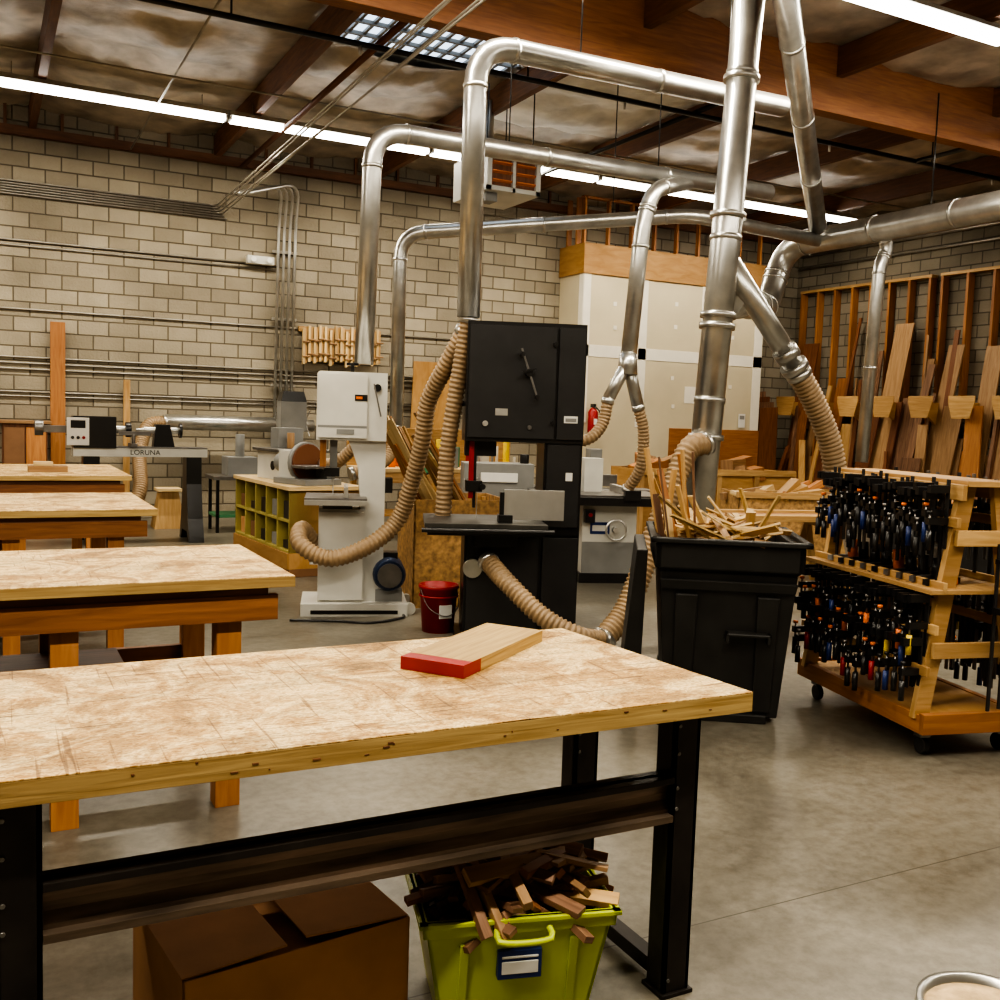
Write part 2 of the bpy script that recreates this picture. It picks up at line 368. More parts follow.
fluor_row(12.9,5.22,-5.4,13.6,1.05); fluor_row(6.3,5.22,-5.4,13.8,1.1); fluor_row(0.9,5.0,-5.4,13.8,1.2)

# ---------------------------------------------------------------- near bench
b=B('workbench')
poly=[(-1.5,2.17),(1.93,2.12),(1.85,3.04),(-1.5,3.04)]
b.prism(poly,2,.843,.896,'edge'); b.prism([(p[0],p[1]) for p in poly],2,.896,.90,'top')
for k in range(16):
    x=random.uniform(-.3,1.85); y=2.17-(x+1.5)*.05/3.43; z=random.uniform(.852,.888); b.box((x,y-.0015,z),(x+random.uniform(.004,.02),y+.001,z+random.uniform(.003,.006)),'purlin')
XR=1.725
for x in (-1.42,.015,XR):
    for (y0,y1) in ((2.20,2.28),(2.72,2.80)):
        b.box((x,y0,0),(x+.012,y1,.843),'darksteel'); b.box((x+.078,y0,0),(x+.09,y1,.843),'darksteel')
        b.box((x,y0,0),(x+.09,y0+.012,.843),'darksteel')
        b.box((x-.01,y0-.01,0),(x+.10,y1+.01,.012),'darksteel')
        for z in (.05,.56,.62,.72,.80): b.cyl((x+.015,y0-.005,z),(x+.015,y0,z),.006,'iron',seg=6)
    b.box((x+.01,2.28,.03),(x+.06,2.72,.075),'darksteel'); b.box((x,2.28,.78),(x+.09,2.72,.843),'darksteel')
for (xa,xb) in ((-1.33,.015),(.105,XR)):
    b.prism([(2.215,.53),(2.235,.53),(2.235,.55),(2.25,.575),(2.25,.61),(2.235,.635),(2.235,.655),(2.215,.655),(2.215,.64),(2.228,.60),(2.228,.58),(2.215,.555)],0,xa,xb,'bronze')
    b.box((xa,2.19,.637),(xb,2.26,.655),'darksteel'); b.box((xa,2.19,.525),(xb,2.26,.545),'bronze')
    b.box((xa,2.74,.77),(xb,2.78,.843),'darksteel')
b.done(.003)
b=B('wood_plank',(1.37,2.775,.901),37)
b.box((-.16,-.105,0),(.30,.105,.038),'edge'); b.box((-.27,-.105,0),(-.16,.105,.038),'red')
b.box((-.215,-.1049,.0378),(.30,.1049,.0385),'edge'); b.done(.003)

# ---------------------------------------------------------------- wood assembly tables
def table(x0,x1,y0,y1,z,inset=.2,shelf=True):
    b=B('wood_work_table'); t=.045
    b.box((x0,y0,z-t),(x1,y1,z-.003),'edge'); b.box((x0,y0,z-.003),(x1,y1,z),'top')
    L=.1; xa=[x0+inset,x1-inset-L]; ya=[y0+.08,y1-.08-L]
    if x1-x0>2: xa.insert(1,x1-inset-L-.62)
    for x in xa:
        for y in ya: b.box((x,y,0),(x+L,y+L,z-t-.0),'fir')
        b.box((x+.03,ya[0]+L,z-t-.14),(x+.07,ya[1],z-t),'fir2'); b.box((x+.03,ya[0]+L,.3),(x+.07,ya[1],.39),'fir')
    for y in (ya[0]-.04,ya[1]+L): b.box((x0+.03,y,z-t-.14),(x1-.06,y+.04,z-t-.035),'fir2'); b.box((x0+.1,y+.005,z-t-.035),(x1-.1,y+.035,z-t),'purlin')  # dark strip put in for the shade of the gap under the top
    for y in (ya[0]+.02,ya[1]+.04): b.box((xa[0]+L,y,.42),(xa[-1],y+.04,.51),'fir2')
    if shelf: b.box((xa[0],ya[0]+L,.51),(xa[-1]-.3,ya[1],.53),'redwood')
    b.done(.004)
table(-1.9,1.145,4.0,5.02,.97)
table(-1.7,1.03,6.85,8.2,.97)
table(-1.5,1.28,10.1,12.0,.97,.3)
b=B('wood_block'); b.box((.4,10.6,.971),(.75,10.8,1.03),'oak'); b.box((.45,10.62,1.03),(.62,10.76,1.07),'maple'); b.done(.003)

# ---------------------------------------------------------------- black bandsaw
b=B('bandsaw',(3.58,6.55,0),-22)
b.box((-.44,-.22,1.47),(.42,.22,2.33),'black')
b.box((-.425,-.240,1.50),(.20,-.22,2.30),'satin')
b.box((.22,-.240,1.50),(.41,-.22,2.30),'satin')
b.box((.14,-.20,.0),(.42,.22,1.47),'black'); b.box((.16,-.225,.86),(.40,-.2,1.46),'satin')
b.box((-.42,-.2,.03),(.42,.22,.80),'black'); b.box((-.40,-.225,.06),(.12,-.2,.78),'satin'); b.box((.15,-.225,.06),(.41,-.2,.78),'satin')
b.box((-.47,-.27,0),(.45,.27,.04),'black')
b.box((-.43,-.10,1.36),(-.20,.02,1.47),'black'); b.box((-.40,-.14,1.05),(-.365,-.10,1.47),'red'); b.box((-.365,-.13,.98),(-.345,-.05,1.47),'black')
b.box((-.42,-.16,1.10),(-.30,-.02,1.18),'black'); b.box((-.335,-.09,.9),(-.33,-.07,1.2),'alu'); b.cyl((-.30,-.2,1.14),(-.30,-.12,1.14),.022,'black')
b.box((-.72,-.55,.875),(.14,.14,.905),'sawtop'); b.box((-.70,-.53,.82),(.12,.10,.875),'black'); b.box((-.35,-.35,.72),(-.05,.05,.82),'black')
b.cyl((-.74,-.58,.86),(.18,-.58,.86),.016,'black')
b.box((-.16,-.40,.925),(.27,-.375,1.14),'alu'); b.box((-.20,-.44,.907),(-.10,-.33,.96),'black'); b.box((-.19,-.41,.95),(-.16,-.36,1.12),'black')
b.cyl((-.05,-.25,2.10),(-.05,-.31,2.10),.018,'black'); b.beam((-.06,-.30,2.14),(.06,-.30,1.80),.014,.014,'iron'); b.cyl((.06,-.34,1.80),(.06,-.28,1.80),.016,'black')
b.cyl((.0,-.245,1.97),(.0,-.31,1.97),.028,'black'); b.beam((-.05,-.31,1.97),(.05,-.31,2.0),.018,.018,'black')
b.lathe((-.44,.0,1.74),[(.02,0),(.02,.03),(.05,.03),(.06,.04),(.05,.06),(0.0,.06)],'black',(-1,0,0))
b.box((.27,-.243,1.62),(.37,-.240,1.67),'label'); b.box((.28,-.2450,1.63),(.36,-.243,1.655),'grey')
b.box((-.23,-.243,1.66),(-.14,-.240,1.71),'alu'); b.cyl((.02,-.255,1.58),(.02,-.240,1.58),.016,'iron'); b.cyl((-.3,-.255,1.60),(-.3,-.240,1.60),.02,'alu')
b.cyl((.19,-.27,1.62),(.19,-.245,1.62),.018,'black'); b.cyl((.19,-.27,2.18),(.19,-.245,2.18),.018,'black')
b.box((.30,-.229,1.2),(.35,-.225,1.26),'label')
b.cyl((-.36,-.26,.55),(-.36,-.22,.55),.07,'steel')
b.box((.38,.22,.2),(.2,.5,.55),'black')
b.done(.008)

# ---------------------------------------------------------------- white bandsaw
b=B('bandsaw',(2.71,7.9,0),-18)
b.prism([(-.28,1.42),(.28,1.42),(.28,1.97),(-.26,1.97),(-.28,1.95)],1,-.18,.18,'white')
b.box((-.265,-.205,1.44),(.12,-.18,1.95),'white'); b.box((-.27,-.206,1.52),(.12,-.2055,1.54),'grey')
b.prism([(.08,.1),(.28,.1),(.28,1.42),(-.02,1.42),(.06,1.2),(.08,.95)],1,-.13,.16,'white')
b.box((-.25,-.18,.10),(.12,.18,.86),'white'); b.box((-.24,-.205,.12),(.11,-.18,.84),'white')
b.box((-.38,-.28,.0),(.48,.30,.10),'white'); b.box((-.30,-.285,.02),(.40,-.28,.05),'black')
b.box((-.36,-.38,.93),(.13,.16,.965),'iron'); b.box((-.22,-.14,.86),(.02,.08,.93),'grey')
b.box((-.36,-.40,.91),(.13,-.38,.95),'alu'); b.box((-.05,-.36,.97),(-.02,.14,1.05),'alu')
b.box((-.17,-.06,1.15),(-.11,0,1.45),'grey'); b.box((-.21,-.09,1.12),(-.09,.03,1.19),'black'); b.box((-.145,-.04,.97),(-.135,-.035,1.14),'alu'); b.box((-.25,-.12,1.2),(-.2,-.08,1.42),'fir')
b.box((.02,-.21,1.74),(.12,-.205,1.79),'black'); b.box((.03,-.213,1.755),(.08,-.21,1.775),'orange')
b.box((-.12,-.21,1.47),(.02,-.205,1.51),'grey'); b.cyl((.2,-.2,1.85),(.2,-.18,1.85),.03,'black'); b.beam((.17,-.22,1.88),(.23,-.22,1.62),.012,.012,'iron')
b.lathe((.0,0,1.97),[(.015,0),(.015,.06),(.05,.06),(.05,.08),(0,.08)],'black')
b.sweep([(.33,-.24,.33),(.33,-.20,.33),(.33,.10,.33),(.33,.13,.33)],[.12,.135,.135,.10],'motor',20); b.cyl((.33,-.26,.33),(.33,-.24,.33),.10,'iron')
b.box((.27,-.1,.44),(.4,.04,.50),'black'); b.box((.22,-.16,.10),(.44,.1,.20),'grey')
b.box((.28,-.16,1.0),(.34,-.02,1.12),'black')
b.cyl((-.32,0,.45),(-.25,0,.45),.07,'steel')
for (x,y) in ((.5,.2),(.5,-.2)): b.cyl((x,y-.02,.05),(x,y+.02,.05),.05,'white')
b.done(.008)
b=B('extension_cord'); b.sweep(catmull([(3.05,7.5,.012),(3.0,7.4,.012),(2.7,7.3,.012),(2.45,7.45,.012),(2.1,7.6,.012)],.04),.01,'black',8); b.done()

# ---------------------------------------------------------------- duct work
b=B('dust_collection_ductwork')
b.duct([(3.14,6.62,2.36),(3.14,6.62,4.28),(6.0,6.62,4.32)],.084)
b.duct([(2.86,8.05,2.05),(2.9,8.05,3.98),(7.4,8.3,4.1)],.080)
b.duct([(4.32,11,1.5),(4.32,11,3.72),(7.04,9.1,3.95),(9.45,9.6,4.0)],.08)
def D1(z): return (4.80+.30*(z-.62)/4.83,6.0,z)
b.duct([D1(.62),D1(5.45)],.112)
for z in (2.38,2.46,1.55,.75,4.2,3.2): b.cyl(D1(z-.02),D1(z+.02),.134,'steel')
b.duct([(4.96,6.0,2.90),(5.76,6.0,2.06)],.082); b.cyl((5.58,6,2.25),(5.64,6,2.19),.10,'steel'); b.cyl((5.68,6,2.14),(5.72,6,2.10),.11,'steel')
b.duct([(5.5,6.22,5.36),(9.3,9.52,4.15)],.11)
b.duct([(9.5,2.0,4.03),(9.5,10.3,4.03),(9.2,10.25,3.2),(5.05,6.1,2.62)],.155,bend=.6)
b.duct([(9.5,8.68,4.0),(9.62,8.68,3.8),(9.5,8.68,3.6),(9.4,8.68,1.25)],.075,bend=.1)
b.duct([(6.3,8.25,4.05),(5.76,8.1,3.88),(5.66,8.1,3.5),(5.56,8.1,2.2)],.078,bend=.2)
b.duct([(5.56,8.1,2.22),(5.35,8.1,1.85)],.06); b.duct([(5.56,8.1,2.22),(5.70,8.1,1.80)],.06); b.cyl((5.56,8.1,2.3),(5.56,8.1,2.1),.082,'steel',.1)
b.duct([(2.35,14.9,1.42),(3.9,14.9,1.42)],.11); b.duct([(3.9,14.9,1.42),(4.5,14.9,1.42)],.09)
for p in ((4.0,6.62,4.30),(5.4,6.62,4.31),(4.2,8.12,4.02),(5.9,8.22,4.06),(6.3,9.6,3.9)): b.cyl(p,(p[0],p[1],5.4),.006,'black',seg=6)
for p in ((9.5,5,4.03),(9.5,8,4.03)): b.cyl(p,(p[0],p[1],5.4),.01,'black',seg=6)
b.done()
def hose(pts,r):
    b=B('flexible_dust_hose'); b.hose(pts,r); b.done()
hose([(3.18,6.75,2.28),(3.10,6.9,2.02),(3.05,7.1,1.75),(3.05,7.2,1.45),(3.03,7.35,1.1),(2.96,7.45,.80),(2.72,7.45,.60),(2.42,7.5,.50),(2.22,7.62,.60),(2.28,7.8,.70),(2.42,7.9,.55)],.066)
hose([(3.14,6.62,2.36),(3.1,6.68,1.9),(3.06,6.74,1.4),(3.06,6.8,.8)],.06)
hose([(3.22,6.35,.62),(3.25,6.1,.50),(3.4,5.85,.30),(3.6,5.7,.18),(3.85,5.75,.12)],.066)
hose([(4.82,5.95,1.50),(4.64,5.92,1.46),(4.50,5.9,1.2),(4.33,5.9,.78),(4.10,5.85,.32),(3.86,5.8,.10)],.082)
hose([(5.74,6,2.08),(5.93,6.0,1.85),(6.12,6.0,1.55),(6.24,6.0,1.2)],.09)
hose([(5.35,8.1,1.85),(5.30,8.1,1.62),(5.15,8.1,1.47),(4.95,8.2,1.42)],.055)
hose([(5.70,8.1,1.80),(5.78,8.1,1.55),(5.8,8.15,1.2),(5.75,8.3,.95)],.055)
hose([(2.35,14.9,1.42),(2.1,14.85,1.36),(1.95,14.6,1.0),(1.9,14.2,.5),(1.7,14.0,.15)],.09)
hose([(4.32,11,1.5),(4.2,10.9,1.15),(3.9,10.8,1.0),(3.7,10.8,.95)],.07)
hose([(3.5,9.4,1.45),(3.35,9.5,1.35),(3.2,9.7,1.15),(3.1,9.9,1.1)],.06)

# ---------------------------------------------------------------- wheeled trash bin
TB=(3.82,4.52,0)
b=B('trash_bin',TB,-34)
H=1.0; m='rubber'
b.taper((-.31,-.30,.31,.30),(-.37,-.37,.37,.37),0.03,H*.84,m)
b.taper((-.37,-.37,.37,.37),(-.39,-.39,.39,.39),H*.84,H*.86,m)
for (x0,y0,x1,y1) in ((-.40,-.41,.40,-.37),(-.40,.37,.40,.41),(-.40,-.41,-.36,.41),(.36,-.41,.40,.41)): b.box((x0,y0,H*.86),(x1,y1,H),m)
for (x0,y0,x1,y1) in ((-.43,-.44,.43,-.40),(-.43,.40,.43,.44),(-.43,-.44,-.39,.44),(.39,-.44,.43,.44)): b.box((x0,y0,H),(x1,y1,H+.03),m)
for x in (-.22,.22): b.taper((x-.05,-.315,x+.05,-.30),(x-.06,-.395,x+.06,-.37),.06,.72,m)
b.taper((-.36,-.385,.36,-.37),(-.37,-.40,.37,-.38),.74,.80,m)
b.box((.0,-.42,.50),(.24,-.33,.52),m); b.box((.0,-.42,.46),(.02,-.33,.52),m); b.box((.22,-.42,.46),(.24,-.33,.52),m)
b.cyl((-.20,.30,.1),(.20,.30,.1),.02,'iron')
for x in (-.33,.27): b.cyl((x,.28,.11),(x+.06,.28,.11),.11,'black')
b.box((-.25,-.33,0),(.25,-.26,.05),m)
b.taper((-.56,-.25,-.45,.30),(-.50,-.38,-.44,.38),.20,.95,'rubber')
b.done(.012)
b=B('wood_scrap_pile',TB,-34)
b.box((-.355,-.365,.87),(.355,.365,.92),'pine')
for i in range(95):
    L=random.uniform(.25,.55); a=random.uniform(0,math.pi*2); el=random.uniform(-.05,.35)
    c=Vector((random.uniform(-.22,.20),random.uniform(-.22,.22),random.uniform(.97,1.07)))
    d=Vector((math.cos(a)*math.cos(el),math.sin(a)*math.cos(el),math.sin(el)))*L/2
    b.beam(c-d*.6,c+d*.9,random.uniform(.02,.06),random.uniform(.006,.018),random.choice(['maple','maple','pine','edge','maple','oak']),random.uniform(-40,40))
for i in range(14):
    x=random.uniform(-.35,-.12); y=random.uniform(-.3,.2); L=random.uniform(.2,.5)
    b.beam((x,y,.9),(x+random.uniform(-.22,.06),y+random.uniform(-.1,.1),1.0+L),random.uniform(.02,.045),.012,random.choice(['maple','pine','oak','walnut','fir']),random.uniform(0,90))
for i in range(12):
    x=random.uniform(-.1,.25); y=random.uniform(-.3,.3); 
    b.beam((x,y,.95),(x+random.uniform(-.5,.15),y+random.uniform(-.2,.2),1.12+random.uniform(0,.15)),random.uniform(.03,.06),.01,random.choice(['maple','edge','maple']),random.uniform(-30,30))
b.done()

# ---------------------------------------------------------------- clamp rack
RK=(4.475,3.30,0); RZ=-14
b=B('clamp_rack',RK,RZ)
L=1.15; hb=.28; ht=.09; zt=1.41; zb=.20
def fx(z,sgn): return sgn*(hb+(ht-hb)*(z-zb)/(zt-zb))
e=hb+.03
b.box((-e,-.03,.13),(e,0.01,.235),'fir'); b.box((-e,L-.01,.13),(e,L+.03,.235),'fir')
for sx in (-1,1): b.box((sx*e-.02*(1+sx),0,.13),(sx*e+.02*(1-sx),L,.225),'fir')
b.box((-hb,0.01,.20),(hb,L-.01,.22),'ply')
for sx in (-1,1):
    for y in (.05,L-.05):
        b.prism([(fx(zb,sx)-.045,zb),(fx(zb,sx)+.045,zb),(fx(zt,sx)+.045,zt),(fx(zt,sx)-.045,zt)],1,y-.02,y+.02,'pine')
    for z,h in ((1.35,.08),(1.20,.05),(.87,.06),(.66,.05),(.45,.05)):
        x=fx(z,sx)+sx*.055; b.box((x-.012,-.02,z-h/2),(x+.012,L+.02,z+h/2),'pine')
b.box((-.14,-.02,1.38),(.14,L+.02,1.41),'pine')
b.box((-.31,-.02,.84),(.24,L+.02,.865),'pine')
for y in (.0,L-.04):
    for z in (.55,1.12): b.box((fx(z,-1)-.03,y,z-.04),(fx(z,1)+.03,y+.025,z+.04),'pine')
for x in (-.23,.23):
    for y in (.08,L-.08):
        b.cyl((x-.015,y,.045),(x+.015,y,.045),.045,'rubber'); b.box((x-.03,y-.03,.09),(x+.03,y+.03,.13),'iron')
b.done(.003)
b=B('bar_clamps',RK,RZ)
def clamp(x,y,ztop,Ln,sx,hc):
    w=.022; ox=random.uniform(-.01,.012)*1; x+=ox
    b.box((x-.004,y-w/2,ztop-Ln),(x+.004,y+w/2,ztop+.05),random.choice(['satin','iron','satin']))
    b.box((x+sx*.0,y-.014,ztop-.02),(x+sx*.11,y+.014,ztop+.02),'black')
    zs=ztop-random.uniform(.08,.22)
    b.box((x-sx*.01,y-.016,zs-.02),(x+sx*.11,y+.016,zs+.015),'black')
    b.cyl((x+sx*.095,y,zs+.04),(x+sx*.095,y,zs-.05),.006,'iron',seg=8)
    b.cyl((x+sx*.095,y,zs-.05),(x+sx*.095,y,zs-.15),.015,hc,seg=10)
    b.cyl((x+sx*.095,y,zs+.035),(x+sx*.095,y,zs+.05),.014,random.choice(['orange','black','black','iron']),seg=10)
for sx in (-1,1):
    y=.06
    while y<L-.03:
        clamp(fx(1.3,sx)+sx*.085,y,1.35+random.uniform(-.03,.03),random.uniform(.30,.46),sx,random.choice(['black','black','rubber','satin','black','black','blue'])); y+=.043
    y=.05
    while y<L-.02:
        clamp(fx(.8,sx)+sx*.085,y,.80+random.uniform(-.02,.02),random.uniform(.35,.5),sx,random.choice(['black','black','blue','orange','rubber','black','yellow'])); y+=.048
    y=.05
    while y<L-.02:
        clamp(fx(.6,sx)+sx*.085,y,.60+random.uniform(-.02,.02),random.uniform(.2,.33),sx,random.choice(['black','red','blue','black','rubber','black'])); y+=.065
for k in range(4):
    x=.04+.065*k; z=1.0+.05*(k%2)-.12*(k>2)
    b.box((x-.008,-.055,z-.75-.04*k),(x+.008,-.045,z+.1),'satin'); b.box((x-.014,-.14,z),(x+.014,-.045,z+.025),'black'); b.box((x-.014,-.14,z-.25),(x+.014,-.045,z-.22),'black'); b.cyl((x,-.12,z-.25),(x,-.12,z-.37),.014,random.choice(['black','black','red']),seg=10)
for k in range(9):
    y=.1+.11*k; b.cyl((-.1,y,.87),(-.1,y+.02,.99),.03,'orange' if k%4==0 else 'black',seg=10); b.beam((-.26,y,.885),(-.02,y+.06,.885),.03,.03,random.choice(['grey','black','iron']))
b.done()
b=B('plastic_jar',(4.66,3.72,.867)); b.lathe((0,0,0),[(0,0),(.07,0),(.08,.02),(.08,.12),(.06,.14),(.065,.14),(.065,.17),(0,.17)],'label'); b.done()

# ---------------------------------------------------------------- lime tote of offcuts
TT=(1.31,2.40,0); TR=-15
b=B('storage_tote',TT,TR)
t=.012; w0,w1,d0,d1,h=.20,.25,.14,.18,.335
def wall4(a0,b0,a1,b1,z0,z1,m):
    b.taper((-a0,-b0,a0,-b0+t),(-a1,-b1,a1,-b1+t),z0,z1,m); b.taper((-a0,b0-t,a0,b0),(-a1,b1-t,a1,b1),z0,z1,m)
    b.taper((-a0,-b0,-a0+t,b0),(-a1,-b1,-a1+t,b1),z0,z1,m); b.taper((a0-t,-b0,a0,b0),(a1-t,-b1,a1,b1),z0,z1,m)
wall4(w0,d0,w1,d1,.0,h-.05,'lime'); wall4(w1+.012,d1+.012,w1+.016,d1+.016,h-.045,h,'lime')
b.box((-w0,-d0,0),(w0,d0,.015),'lime')
for (x0,y0,x1,y1) in ((-.275,-.205,.275,-.18),(-.275,.18,.275,.205),(-.275,-.205,-.25,.205),(.25,-.205,.275,.205)): b.box((x0,y0,h-.012),(x1,y1,h),'lime')
for x in (-.15,.15): b.taper((x-.012,-d0-.008,x+.012,-d0),(x-.012,-d1-.008,x+.012,-d1),.03,h-.07,'lime')
b.sweep(catmull([(-.07,-.205,h-.025),(-.07,-.24,h-.04),(0,-.245,h-.045),(.07,-.24,h-.04),(.07,-.205,h-.025)],.02),.009,'lime',8)
b.box((-.06,-.187,.16),(.06,-.162,.24),'blue'); b.box((-.05,-.190,.175),(.05,-.186,.21),'label'); b.box((-.05,-.190,.218),(.05,-.186,.225),'label')
b.done(.004)
b=B('wood_offcuts',TT,TR)
b.box((-.215,-.155,.24),(.215,.155,.27),'walnut')
for i in range(95):
    Ln=random.uniform(.18,.40); a=random.choice([.3,.5,2.2,1.9,.9,2.6])+random.uniform(-.3,.3); el=random.uniform(-.1,.35)
    c=Vector((random.uniform(-.14,.14),random.uniform(-.10,.10),random.uniform(.30,.44)))
    d=Vector((math.cos(a)*math.cos(el),math.sin(a)*math.cos(el),math.sin(el)))*Ln/2
    b.beam(c-d,c+d,random.uniform(.02,.05),random.uniform(.01,.025),random.choice(['walnut','walnut','walnut','oak','oak','fir2','pine','walnut']),random.uniform(-50,50))
b.beam((-.10,-.225,.30),(-.16,-.12,.46),.03,.02,'walnut'); b.beam((-.05,-.225,.29),(-.13,-.10,.47),.025,.02,'oak')
b.done(.0015)
b=B('cardboard_box',(.675,2.54,0),7)
hx,hy,hz=.30,.22,.32
b.box((-hx,-hy,0),(hx,hy,.012),'card')
for (x0,y0,x1,y1) in ((-hx,-hy,hx,-hy+.006),(-hx,hy-.006,hx,hy),(-hx,-hy,-hx+.006,hy),(hx-.006,-hy,hx,hy)): b.box((x0,y0,0),(x1,y1,hz),'card')
b.box((-hx+.004,-hy+.004,hz-.05),(hx-.004,hy-.004,hz-.045),'card')
b.beam((-hx,0,hz),(-.04,0,hz+.012),.42,.005,'card'); b.beam((hx,0,hz),(.01,0,hz+.02),.42,.005,'card')
b.cbox((0,hy+.06,hz+.02),(.52,.14,.005),'card',(20,0,0))
b.done(.001)
b=B('sawdust_bucket',(1.99,1.37,0))
b.lathe((0,0,0),[(0,0),(.13,0),(.145,.35),(.155,.355),(.155,.37),(.14,.37),(.135,.33)],'steel'); b.lathe((0,0,0),[(.138,.350),(.08,.358),(0,.355)],'tan'); b.done()

# ---------------------------------------------------------------- red bucket
b=B('bucket',(3.10,6.92,0)); b.lathe((0,0,0),[(0,0),(.12,0),(.145,.33),(.155,.335),(.155,.36),(.14,.36),(.12,.02),(0,.02)],'red')
b.lathe((0,0,0),[(.146,.27),(.152,.27),(.152,.285),(.147,.285)],'red')
b.sweep(catmull([(-.15,0,.33),(-.12,-.10,.20),(0,-.16,.14),(.12,-.10,.20),(.15,0,.33)],.02),.004,'iron',6); b.box((-.05,-.141,.12),(.05,-.13,.22),'label'); b.done()

# ---------------------------------------------------------------- OSB scrap bin with long sticks
b=B('lumber_scrap_bin',(3.74,8.10,0),-12)
for (x0,y0,x1,y1) in ((-.42,-.4,.42,-.385),(-.42,.385,.42,.4),(-.42,-.4,-.405,.4),(.405,-.4,.42,.4)): b.box((x0,y0,.03),(x1,y1,.93),'osb')
b.box((-.42,-.4,.0),(.42,.4,.03),'osb')
for (x,y) in ((-.40,-.38),(.36,-.38),(-.40,.34),(.36,.34)): b.box((x,y,.03),(x+.04,y+.04,.9),'pine')
for i in range(28):
    z1=random.uniform(1.3,1.75); k=random.uniform(.45,.75); y=random.uniform(-.34,.3)
    xr=random.uniform(-.32,.1)
    b.beam((xr+.45*k,y,.93-.45),(xr-(z1-.93)*k,y+random.uniform(-.05,.1),z1),random.uniform(.03,.08),.018,random.choice(['pine','maple','oak','fir','edge','maple']),random.uniform(0,90))
b.done()

# ---------------------------------------------------------------- lathe
b=B('wood_lathe',(1.5,12.75,0),0)
b.prism([(-.55,1.03),(.98,1.03),(.98,1.13),(-.55,1.13)],1,-.13,.13,'white'); b.box((-.55,-.13,1.13),(.98,-.06,1.15),'iron'); b.box((-.55,.06,1.13),(.98,.13,1.15),'iron')
b.box((-.55,-.16,1.13),(-.08,.16,1.50),'black'); b.box((-.62,-.18,1.16),(-.38,-.16,1.48),'label'); b.box((-.58,-.185,1.36),(-.42,-.18,1.45),'black')
for k in range(3): b.cyl((-.56+.06*k,-.195,1.25),(-.56+.06*k,-.18,1.25),.018,'black' if k<2 else 'red')
b.box((-.86,-.06,1.30),(-.55,.06,1.38),'iron'); b.cyl((-.95,0,1.35),(-.86,0,1.35),.09,'iron'); b.cyl((-.08,0,1.35),(.04,0,1.35),.045,'alu'); b.cyl((.04,0,1.35),(.1,0,1.35),.09,'black')
b.prism([(.35,1.15),(.60,1.15),(.54,1.42),(.38,1.42)],1,-.08,.08,'black'); b.cyl((.25,0,1.35),(.66,0,1.35),.04,'alu'); b.cyl((.66,0,1.35),(.69,0,1.35),.09,'black'); b.cyl((.16,0,1.35),(.25,0,1.35),.012,'alu',.03)
b.box((.08,-.22,1.15),(.15,.1,1.19),'iron'); b.cyl((.11,-.18,1.19),(.11,-.18,1.30),.02,'iron'); b.beam((-.05,-.18,1.31),(.30,-.18,1.31),.03,.05,'iron')
for x in (-.35,.82):
    b.prism([(-.34,0),(-.22,0),(-.16,.12),(.16,.12),(.22,0),(.34,0),(.24,.28),(.14,.7),(.13,1.03),(-.13,1.03),(-.14,.7),(-.24,.28)],0,x-.09,x+.09,'black')
la=b.done(.006)
text('LORUNA',.085,(1.75,12.618,1.08),(90,0,0),'black',la,'maker_lettering')

# ---------------------------------------------------------------- cubby cabinet with sanders
b=B('cubby_cabinet',(2.62,10.45,0),4)
y0,y1=-.85,.95
b.box((0,y0,0),(.75,y1,.08),'brown'); b.box((-.02,y0-.02,.86),(.78,y1+.02,.90),'maple'); b.box((.4,y0,.08),(.75,y1,.86),'ply')
b.box((0,y0,.08),(.75,y0+.02,.86),'ply'); b.box((0,y1-.02,.08),(.75,y1,.86),'cabgreen')
b.box((-.02,y0,.08),(.0,y1,.24),'ply')
for k in range(6):
    y=y0+(y1-y0-.03)*k/5; b.box((0,y,.24),(.4,y+.03,.86),'cabgreen')
for z in (.24,.54): b.box((0,y0,z),(.4,y1,z+.025),'cabgreen')
for k in range(5):
    for z in (.27,.57):
        y=y0+.06+(y1-y0-.03)*k/5; b.box((.03,y,z),(.3,y+.2,z+random.uniform(.08,.2)),random.choice(['brown','grey','black','card','satin']))
b.done(.003)
b=B('disc_sander',(2.95,9.95,.902),20)
b.box((-.2,-.25,0),(.25,.3,.06),'grey'); b.box((-.15,0,.06),(.2,.28,.34),'white'); b.cyl((0,-.02,.22),(0,.02,.22),.19,'redwood'); b.cyl((0,.0,.22),(0,.05,.22),.21,'grey')
b.box((-.22,-.27,.17),(.22,-.03,.2),'iron'); b.cyl((0,.28,.2),(0,.45,.2),.1,'grey'); b.box((.1,-.2,.06),(.2,0,.17),'grey'); b.done(.004)
b=B('oscillating_sander',(3.0,10.75,.902),10)
b.box((-.25,-.3,0),(.25,.3,.3),'white'); b.box((-.3,-.33,.3),(.3,.33,.33),'iron'); b.cyl((0,0,.33),(0,0,.5),.04,'oak'); b.box((-.1,.1,.33),(.2,.3,.55),'grey'); b.cyl((-.26,-.1,.15),(-.25,-.1,.15),.05,'black'); b.done(.004)
b=B('drill_press',(3.35,12.0,0),-10)
b.box((-.22,-.3,0),(.22,.3,.06),'grey'); b.cyl((0,.1,.06),(0,.1,1.75),.045,'alu'); b.box((-.15,-.32,1.4),(.15,.3,1.75),'grey'); b.taper((-.15,-.32,.15,.3),(-.12,-.28,.12,.26),1.75,1.87,'black')
b.cyl((0,-.2,1.4),(0,-.2,1.22),.035,'alu',.015); b.cyl((0,-.2,1.05),(0,-.2,1.08),.18,'iron'); b.box((-.04,-.1,1.0),(.04,.1,1.06),'iron')
for k in range(3):
    a=k*2.1; b.cyl((.16,-.1,1.5),(.2,-.1+.18*math.cos(a),1.5+.18*math.sin(a)),.008,'alu',seg=8)
b.cyl((0,.38,1.55),(0,.3,1.55),.09,'black'); b.done(.005)

